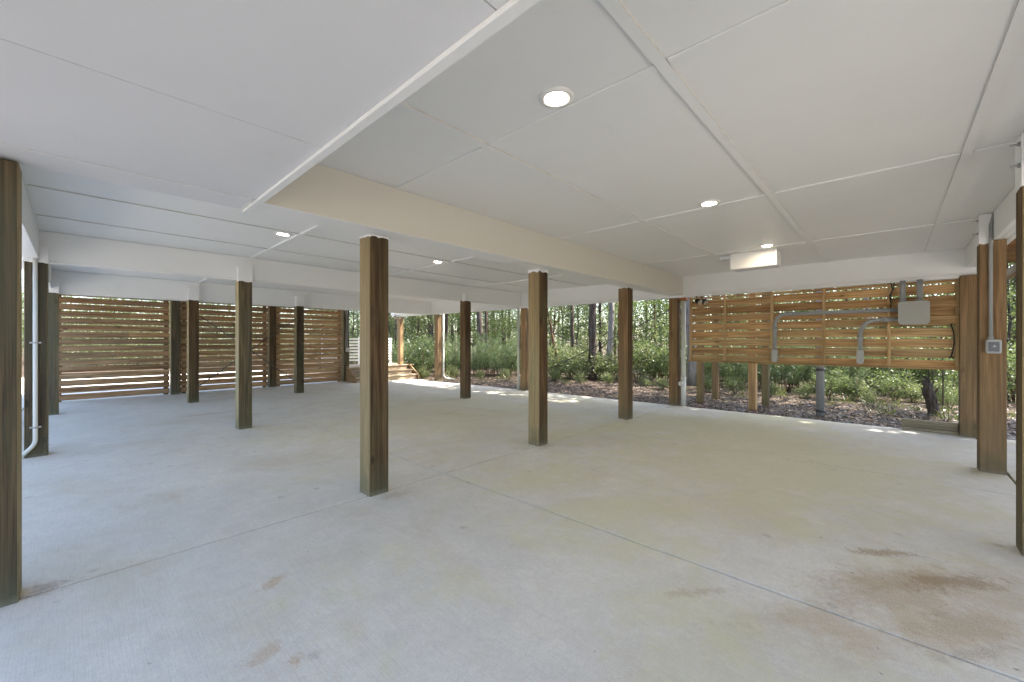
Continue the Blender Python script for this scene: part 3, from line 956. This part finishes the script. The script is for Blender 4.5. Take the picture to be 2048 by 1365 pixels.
def trunk_mesh(name, h, r, mat, rng, lean=0.0, limbs=0, base=-.2, wob=.03, limb_lo=.25, limb_len=1.4):
    m = MB()
    n = max(6, int(h / .55))
    pts, rad = [], []
    x = y = 0.0
    for k in range(n + 1):
        t = k / n
        x += rng.normal() * wob; y += rng.normal() * wob
        pts.append((x + lean * t * h, y, base + (h - base) * t))
        rad.append(r * (1.25 if k == 0 else 1) * (1 - .72 * t) * rng.uniform(.94, 1.06))
    m.tube(pts, rad, 10, tint=.5)
    for k in range(limbs):
        i = int(n * (limb_lo + (1 - limb_lo) * rng.random() * .9))
        i = min(max(i, 1), n - 1)
        a = rng.uniform(0, 2 * math.pi)
        L = limb_len * rng.uniform(.5, 1.2)
        p = Vector(pts[i]); d = Vector((math.cos(a), math.sin(a), rng.uniform(.2, .9)))
        lp, lr = [], []
        for j in range(5):
            s_ = j / 4
            lp.append(p + d * L * s_ + Vector((0, 0, .12 * L * s_ * s_)) + Vector(rng.normal(size=3)) * .03 * L * s_)
            lr.append(max(.005, rad[i] * .45 * (1 - .85 * s_)))
        m.tube(lp, lr, 6, tint=.5)
    o = m.build(name, mat)
    me = o.data
    bpy.data.objects.remove(o)
    return me


V = {}
rg = np.random.default_rng(21)
V['pine'] = [(trunk_mesh('trunk', 13, .17, BARK_D, rg, .0, 7, limb_lo=.6, limb_len=2.2), leafy('crown', clusters(rg, 60, 15, (0, 0, 11.0), (2.6, 2.6, 2.8), .34), .16, .34, NEEDLE, rg, .16)) for k in range(2)]
V['pale'] = [(trunk_mesh('trunk', 12, .135, BARK_P, rg, .01, 8, limb_lo=.45, limb_len=2.0), leafy('crown', clusters(rg, 60, 15, (0, 0, 9.2), (2.8, 2.8, 3.2), .36), .14, .26, LEAF_A, rg))]
V['lean'] = [(trunk_mesh('trunk', 4.6, .075, BARK_R, rg, -.20, 6, limb_lo=.45, limb_len=1.1, wob=.02), leafy('crown', clusters(rg, 60, 28, (-.75, 0, 3.6), (1.3, 1.3, 1.5), .22), .07, .13, LEAF_A, rg))]
V['tree'] = []
for k, (mt, hh, lo, rad) in enumerate(((LEAF_A, 6.5, 3.4, 1.9), (LEAF_B, 6.0, 3.0, 1.7), (LEAF_A, 7.5, 4.2, 2.1), (LEAF_C, 5.5, 2.9, 1.7), (LEAF_A, 5.0, 2.7, 1.6))):
    V['tree'].append((trunk_mesh('trunk', hh, .055, BARK_D if k % 2 else BARK_R, rg, rg.uniform(-.06, .06), 10, limb_lo=.22, limb_len=1.5, wob=.035),
                      leafy('crown', clusters(rg, 115, 36, (0, 0, lo), (rad, rad, lo * .82), .19, .25), .065, .135, mt, rg)))
V['shrub'] = []
for k, (mt, hh, rad) in enumerate(((LEAF_A, .75, .85), (LEAF_C, .6, .75), (LEAF_B, .85, .9), (LEAF_C, .5, .6))):
    st_ = MB()
    for j in range(9):
        a = rg.uniform(0, 6.28); L = hh * rg.uniform(1.0, 1.8)
        st_.tube([(0, 0, -.15), (math.cos(a) * rad * .25, math.sin(a) * rad * .25, L * .4), (math.cos(a) * rad * .7, math.sin(a) * rad * .7, L)], [.014, .010, .004], 5, tint=.5)
    so = st_.build('stem', BARK_R); sm_ = so.data; bpy.data.objects.remove(so)
    V['shrub'].append((sm_, leafy('foliage', clusters(rg, 70, 34, (0, 0, hh), (rad, rad, hh * .9), .15, .2), .05, .11, mt, rg)))
V['feather'] = []
for k in range(3):
    cs, ds = [], []
    st_ = MB()
    for j in range(34):
        a = rg.uniform(0, 6.28); h = rg.uniform(.7, 1.75); sp = rg.uniform(.05, .75)
        p0 = np.array([math.cos(a) * sp * .6, math.sin(a) * sp * .6, 0]); p1 = np.array([math.cos(a) * (sp + .25), math.sin(a) * (sp + .25), h])
        st_.tube([tuple(p0 - (0, 0, .1)), tuple((p0 + p1) / 2 + (0, 0, .05)), tuple(p1)], [.007, .005, .002], 4, tint=.5)
        m_ = 130
        t = rg.uniform(.22, 1.05, m_)[:, None]
        cs.append(p0 + (p1 - p0) * t)
        dd_ = rg.normal(size=(m_, 3)); dd_[:, 2] = np.abs(dd_[:, 2]) * .7 + .35
        ds.append(dd_ / np.linalg.norm(dd_, axis=1, keepdims=True))
    c_ = np.concatenate(cs); d_ = np.concatenate(ds)
    L = rg.uniform(.12, .26, len(c_))[:, None]
    w_ = np.cross(d_, rg.normal(size=d_.shape)); w_ /= np.linalg.norm(w_, axis=1, keepdims=True)
    e_ = d_ * L; e_[:, 2] -= .12 * L[:, 0]
    vv = np.stack([c_, c_ + d_ * L * .5 + w_ * .005, c_ + e_, c_ + d_ * L * .5 - w_ * .005], 1).reshape(-1, 3)
    fm = raw_mesh('foliage', vv, np.arange(len(vv)).reshape(-1, 4), np.clip(rg.normal(.5, .22, len(c_)), 0, 1), NEEDLE)
    so = st_.build('stem', BARK_R); sm_ = so.data; bpy.data.objects.remove(so)
    V['feather'].append((sm_, fm))
V['weed'] = []
for k in range(2):
    c_ = np.zeros((46, 3)); c_[:, :2] = rg.normal(size=(46, 2)) * .07
    d_ = rg.normal(size=(46, 3)); d_[:, 2] = np.abs(d_[:, 2]) + .9; d_ /= np.linalg.norm(d_, axis=1, keepdims=True)
    L = rg.uniform(.12, .34, 46)[:, None]
    w_ = np.cross(d_, rg.normal(size=d_.shape)); w_ /= np.linalg.norm(w_, axis=1, keepdims=True)
    e_ = d_ * L; e_[:, 2] -= .05
    vv = np.stack([c_, c_ + d_ * L * .5 + w_ * .007, c_ + e_, c_ + d_ * L * .5 - w_ * .007], 1).reshape(-1, 3)
    V['weed'].append((None, raw_mesh('weed', vv, np.arange(len(vv)).reshape(-1, 4), rg.random(46), GRASSM)))

PLANTS = []


def plant(kind, u, d, s=1.0, var=None, rz=None, sz=None):
    x, y = gp(u, d)
    PLANTS.append((kind, x, y, s, var, rz, sz))


# trunks one can pick out in the photo: column, depth
SPECIAL = {}


def special(label, kind, u, d, s, sz=1.0, rz=0.0, var=0):
    x, y = gp(u, d)
    SPECIAL[len(PLANTS)] = label
    PLANTS.append((kind, x, y, s, var, rz, sz))


special('thick dark pine trunk right of the slim dark red brown post', 'pine', 959, 21.0, 1.0)
special('thick dark pine trunk left of the reddish brown post', 'pine', 1186, 15.5, .95, 1.0, 2.0, 1)
special('pale grey straight trunk just left of the reddish brown post', 'pale', 1219, 16.2, .95)
special('leaning red brown small tree right of the knotty tan post', 'lean', 1121, 16.7, .95, 1.0, HEAD - math.pi / 2)
special('dark trunk left of centre in the gap beside the knotty tan post', 'pine', 1146, 19.5, .62, 1.1, 1.0)
special('dark pine trunk behind the corner post with the downspout', 'pine', 862, 22.0, .95, 1.0, 3.0, 1)
special('slim dark pine trunk right of the corner post downspout', 'pine', 906, 24.0, .55, 1.2, .5)
special('slim dark trunk above the feathery bushes, left of the half hidden post', 'pine', 1006, 25.0, .55, 1.2, 4.0, 1)
special('pinkish pale trunk under the slatted screen, near its middle', 'pale', 1743, 12.4, .62, 1.1, 1.2)
special('thick pale trunk close behind the cream drain pipe', 'pale', 1384, 13.6, 1.25, 1.0, 2.2)
special('dark pine trunk beyond the right end post', 'pine', 2032, 15.0, .8, 1.0, 1.4)

rp = random.Random(3)
# feathery bushes
for u, d in ((835, 18.5), (905, 18.0), (952, 17.4), (985, 18.2), (1010, 17.2), (1038, 17.8), (1130, 19), (1440, 13.6), (1478, 12.9), (1520, 13.4), (1565, 12.2), (1600, 12.8), (1640, 11.9), (1680, 12.3), (1712, 11.8), (1770, 12.4), (1812, 12.2)):
    plant('feather', u, d, rp.uniform(.85, 1.15))
for u, d, v in ((1105, 16.6, 1), (1140, 15.9, 1), (1165, 16.4, 1), (1195, 15.6, 3), (1222, 15.9, 1), (1275, 15.2, 0), (1300, 14.6, 0), (1330, 14.2, 0), (1322, 16, 2), (1395, 15.0, 2), (1420, 14.2, 0), (1455, 15.2, 1), (1505, 14.8, 0),
                (826, 17.5, 2), (848, 17.0, 2), (838, 20, 1), (780, 19, 2), (792, 21, 0), (705, 20, 2), (893, 19.6, 1), (1018, 19.6, 2), (1590, 14.2, 2), (1690, 13.6, 1), (1760, 12.9, 0), (1800, 11.5, 2), (1840, 11.2, 0), (1880, 10.9, 2), (1905, 11.8, 0), (2028, 9.6, 2), (2040, 11.5, 0)):
    plant('shrub', u, d, rp.uniform(.8, 1.15), v)
# understory trees
for u, d, v in ((700, 23, 1), (716, 26, 1), (786, 23, 1), (770, 27, 4), (822, 24, 3), (838, 22, 4), (852, 26, 0), (884, 24.5, 0), (900, 28, 2), (925, 23, 0), (948, 27, 1), (975, 24, 4), (992, 29, 2), (1015, 26, 3), (1035, 23, 0),
                (1105, 22.5, 0), (1124, 24, 2), (1150, 22, 1), (1172, 26, 0), (1200, 21, 4), (1232, 24, 2), (1262, 22.0, 0), (1288, 23.5, 2), (1310, 16.6, 4), (1336, 22.5, 0), (1350, 22, 1),
                (1390, 18, 1), (1420, 22, 2), (1450, 18, 1), (1490, 20, 1), (1530, 18, 0), (1570, 20, 1), (1610, 17, 2), (1650, 19, 1), (1690, 16.5, 0), (1730, 18.5, 1), (1770, 16, 2), (1810, 17.5, 1), (1850, 15.5, 0), (1890, 14.8, 1), (1930, 16, 1), (2018, 12.8, 1), (2036, 13.4, 0), (2045, 17, 1)):
    plant('tree', u, d, rp.uniform(.85, 1.15), v)
# beyond the slat wall
for u, d, v in ((80, 17, 0), (150, 19, 3), (215, 16.5, 4), (290, 21, 0), (350, 18, 2), (420, 22, 1), (480, 19, 0), (540, 23, 1), (600, 20.5, 0), (660, 22, 1)):
    plant('tree', u, d + 9, rp.uniform(.9, 1.1), v)
for u, d, v in ((120, 16, 1), (190, 17, 0), (260, 16.5, 1), (320, 17.5, 0), (450, 18.5, 2), (560, 19, 0), (640, 19.5, 2)):
    plant('shrub', u, d + 5.5, rp.uniform(.9, 1.3), v)
for u, d in ((1655, 9.3), (1690, 9.6), (1745, 9.1), (1768, 8.2), (1790, 8.9), (1830, 8.5), (1895, 8.3), (1900, 7.6), (1480, 10.6), (1130, 13.8), (1010, 15.5), (960, 15.8), (900, 16.2), (1905, 9.4), (1560, 10.6), (2030, 7.8)):
    plant('weed', u, d, rp.uniform(.8, 1.5))

for u, d, v, q in ((1415, 11.8, 1, .35), (1470, 11.2, 0, .3), (1545, 11.0, 3, .4), (1610, 10.6, 1, .35), (1660, 10.4, 0, .45), (1705, 10.3, 3, .5), (1730, 10.0, 1, .32), (1790, 10.2, 0, .5), (1825, 9.9, 3, .4), (1880, 9.6, 1, .45), (1900, 9.0, 0, .3),
                   (1110, 15.0, 3, .4), (1160, 14.4, 1, .3), (1215, 14.2, 3, .35), (1290, 13.4, 1, .3), (1325, 12.6, 3, .35), (905, 16.6, 3, .4), (960, 16.4, 1, .3), (1010, 16.2, 3, .35), (845, 16.2, 1, .35)):
    plant('shrub', u, d, q * rp.uniform(.9, 1.3), v)
GAPS = [(0, 360, 'beyond the left slat wall section'), (360, 552, 'beyond the middle slat wall section'), (552, 690, 'beyond the right slat wall section'), (690, 797, 'beyond the white stair railing'),
        (797, 876, 'between the stair post and corner post'), (876, 931, 'right of the downspout corner post'), (931, 1050, 'beyond the feathery bush gap'), (1050, 1098, 'hidden behind the knotty tan post'), (1098, 1250, 'between the knotty tan and reddish posts'),
        (1250, 1356, 'between the reddish post and drain pipe'), (1356, 1530, 'behind the left part of the screen'), (1530, 1700, 'behind the middle of the screen'),
        (1700, 1960, 'behind the right part of the screen'), (1960, 2300, 'past the right foreground post')]
KN = {'tree': ('leafy_tree', 'leafy tree', 'tree', 'leafy understory trees in the woods'), 'shrub': ('shrub', 'leafy shrub', 'shrub', 'leafy shrubs at the wood edge'),
      'feather': ('feathery_bush', 'feathery fine leaved bush', 'bush', 'feathery bushes at the wood edge'), 'weed': ('weed_clump', 'small grassy weed clump', 'weed', 'grassy weeds in the mulch'),
      'pine': ('pine_tree', 'pine', 'tree', 'pine trees with bare trunks'), 'pale': ('pale_tree', 'pale tree', 'tree', 'pale barked trees'), 'lean': ('leaning_tree', 'leaning tree', 'tree', None)}
ORD = ['first', 'second', 'third', 'fourth', 'fifth', 'sixth', 'seventh', 'eighth', 'ninth', 'tenth', 'eleventh', 'twelfth']
bins = {}
for i, p in enumerate(PLANTS):
    if i in SPECIAL:
        continue
    u = col_of(p[1], p[2])
    gi = next(k for k, g_ in enumerate(GAPS) if g_[0] <= u < g_[1])
    bins.setdefault((p[0], gi), []).append((u, i))
LAB = dict(SPECIAL)
for (kind, gi), lst in bins.items():
    lst.sort()
    for k, (u, i) in enumerate(lst):
        where = GAPS[gi][2]
        LAB[i] = (f'{KN[kind][1]} {where}' if len(lst) == 1 else f'{ORD[k]} {KN[kind][1]} from the left, {where}')
for i, (kind, x, y, s_, var, rz, sz) in enumerate(PLANTS):
    nm, _, cat, grp = KN[kind]
    vs = V[kind]
    a, b = vs[(var if var is not None else rp.randrange(len(vs))) % len(vs)]
    zz = float(gz(np.array([x]), np.array([y]))[0])
    if kind == 'weed':
        o = link_mesh(nm, b, None, (x, y, zz))
        tag(o, LAB[i], cat, grp)
    else:
        o = thing(nm, LAB[i], cat, (x, y, zz), grp)
        names = ('trunk', 'crown') if kind in ('pine', 'pale', 'lean', 'tree') else ('stem', 'foliage')
        link_mesh(names[0], a, o)
        link_mesh(names[1], b, o)
    o.rotation_euler = (0, 0, rz if rz is not None else rp.uniform(0, 6.28))
    o.scale = (s_, s_, s_ * (sz or 1.0))

# a broken leaning stump and bare stems at the right
x, y = gp(1868, 8.1)
o = thing('tree_stump', 'broken leaning dead stump in the mulch left of right end post', 'stump', (x, y, -.1))
tw = Vector((-AX[0], -BX[0], 0))
sm = MB()
for q in range(5):
    ph = q * 1.257
    off = Vector((math.cos(ph), math.sin(ph), 0)) * .034
    hh = .46 + .05 * q + rp.uniform(-.05, .08)
    pts_ = [Vector((x, y, -.16 + (hh + .16) * t)) + off * (1.2 - .5 * t) + tw * (.19 * t * t * 1.1) + Vector((rp.uniform(-.012, .012), rp.uniform(-.012, .012), 0)) for t in (0, .2, .4, .6, .8, .93, 1.0)]
    sm.tube(pts_, [.062, .048, .042, .044, .046, .030, .006], 8, tint=.5)
sm.build('trunk', BARK_D, o)
MB().tube([Vector((x, y, .3)) + tw * .06, Vector((x, y, .42)) - tw * .05, Vector((x, y, .50)) - tw * .12], [.03, .018, .006], 7).build('branch', BARK_R, o)
for u, d, h, lab in ((1857, 9.2, 2.4, 'thin bare dark sapling just behind the broken stump, left one'), (1866, 9.4, 2.2, 'thin bare dark sapling just behind the broken stump, right one'), (1886, 8.7, 2.0, 'thin bare sapling between the broken stump and right end post')):
    x, y = gp(u, d)
    o = thing('sapling', lab, 'sapling', (x, y, -.1), 'thin bare saplings by the stump')
    MB().tube([(x, y, -.15), (x + .02, y, h * .4), (x - .01, y + .02, h * .75), (x + .02, y, h)], [.014, .012, .009, .004], 6).build('stem', BARK_D, o)
    cc = clusters(rg, 9, 12, (x, y, h * .75), (.35, .35, h * .3), .08)
    me = leafy('foliage', cc - np.array([x, y, -.1]), .05, .1, LEAF_A, rg)
    link_mesh('foliage', me, o)

# canopy overhead and the far wood, which read as one mass
rc = np.random.default_rng(77)
cs = []
for k in range(60):
    x, y = rc.uniform(13.0, 17.2), rc.uniform(-14, -1.0)
    if k >= 36:
        x, y = rc.uniform(13.0, 17.2), rc.uniform(-1.0, 7)
    if k >= 52:
        x, y = rc.uniform(13.0, 17.2), rc.uniform(-8, -1)
    if 44 <= k < 52:
        x, y = rc.uniform(21, 34), rc.uniform(-16, 26)
    cs.append(clusters(rc, 36, 14, (x, y, rc.uniform(9, 13)), (2.1, 2.1, 1.8), .34))
cen = np.concatenate(cs)
tag(link_mesh('woodland_canopy', leafy('woodland_canopy', cen, .18, .42, LEAF_A, rc, .5)), kind='stuff')
cs = []
for k in range(300):
    u = rc.uniform(-250, 2350); d = rc.uniform(27, 46)
    x, y = gp(u, d)
    hh = rc.uniform(2.5, 8.5)
    cs.append(clusters(rc, 26, 12, (x, y, hh * .55), (2.0, 2.0, hh * .5), .32))
for k in range(110):  # unseen leaf mass added behind the camera to block low sky light
    x, y = rc.uniform(-2, 26), rc.uniform(-27, -18)
    hh = rc.uniform(4, 9)
    cs.append(clusters(rc, 24, 12, (x, y, hh * .5), (1.8, 1.8, hh * .48), .34))
cen = np.concatenate(cs)
tag(link_mesh('distant_woodland', leafy('distant_woodland', cen, .12, .28, LEAF_A, rc, .55)), kind='stuff')
tm = MB()
for k in range(120):
    u = rc.uniform(640, 2150); d = rc.uniform(19, 42)
    x, y = gp(u, d)
    r = rc.uniform(.02, .13)
    tm.tube([(x, y, -.3), (x + rc.normal() * .1, y, 3), (x + rc.normal() * .3, y + rc.normal() * .3, 11)], [r, r * .85, r * .5], 8, tint=.5)
tag(tm.build('distant_trunks', BARK_D), kind='stuff')

# ------------------------------------------------------------------ light, sky, camera
to_sun = Vector((1.0, -.85, 1.8)).normalized()
el = math.asin(to_sun.z)
az = math.atan2(to_sun.x, to_sun.y)
w = bpy.data.worlds.new('World')
S.world = w
w.use_nodes = True
nt = w.node_tree
bg = nt.nodes['Background']
sky = nt.nodes.new('ShaderNodeTexSky')
sky.sky_type = 'NISHITA'
sky.sun_disc = False
sky.sun_elevation = el
sky.sun_rotation = az
sky.dust_density = 2.0
sky.air_density = 1.0
sky.ozone_density = 1.0
nt.links.new(sky.outputs[0], bg.inputs[0])
bg.inputs[1].default_value = .15
sd = bpy.data.lights.new('sun', 'SUN')
sd.energy = 5.0
sd.angle = math.radians(.5)
sd.color = (1, .95, .87)
so = bpy.data.objects.new('sun', sd)
COL.objects.link(so)
so.rotation_euler = to_sun.to_track_quat('Z', 'Y').to_euler()
so.location = to_sun * 40

cd = bpy.data.cameras.new('camera')
cd.sensor_width = 36
cd.lens = 36 * F / 2048
cd.clip_start = .05
cd.clip_end = 3000
co = bpy.data.objects.new('camera', cd)
COL.objects.link(co)
co.location = (0, 0, EYE)
co.rotation_euler = (math.pi / 2, 0, -math.atan2(AX[1], BX[1]))
S.camera = co

S.view_settings.view_transform = 'Standard'
S.view_settings.look = 'None'
S.view_settings.exposure = 2.15
S.view_settings.gamma = 1
S.cycles.use_denoising = True
S.cycles.use_adaptive_sampling = True
S.cycles.adaptive_threshold = .02
S.cycles.max_bounces = 7
S.cycles.diffuse_bounces = 5
S.cycles.transparent_max_bounces = 4
S.cycles.transmission_bounces = 3
S.cycles.glossy_bounces = 2
S.cycles.sample_clamp_indirect = 6
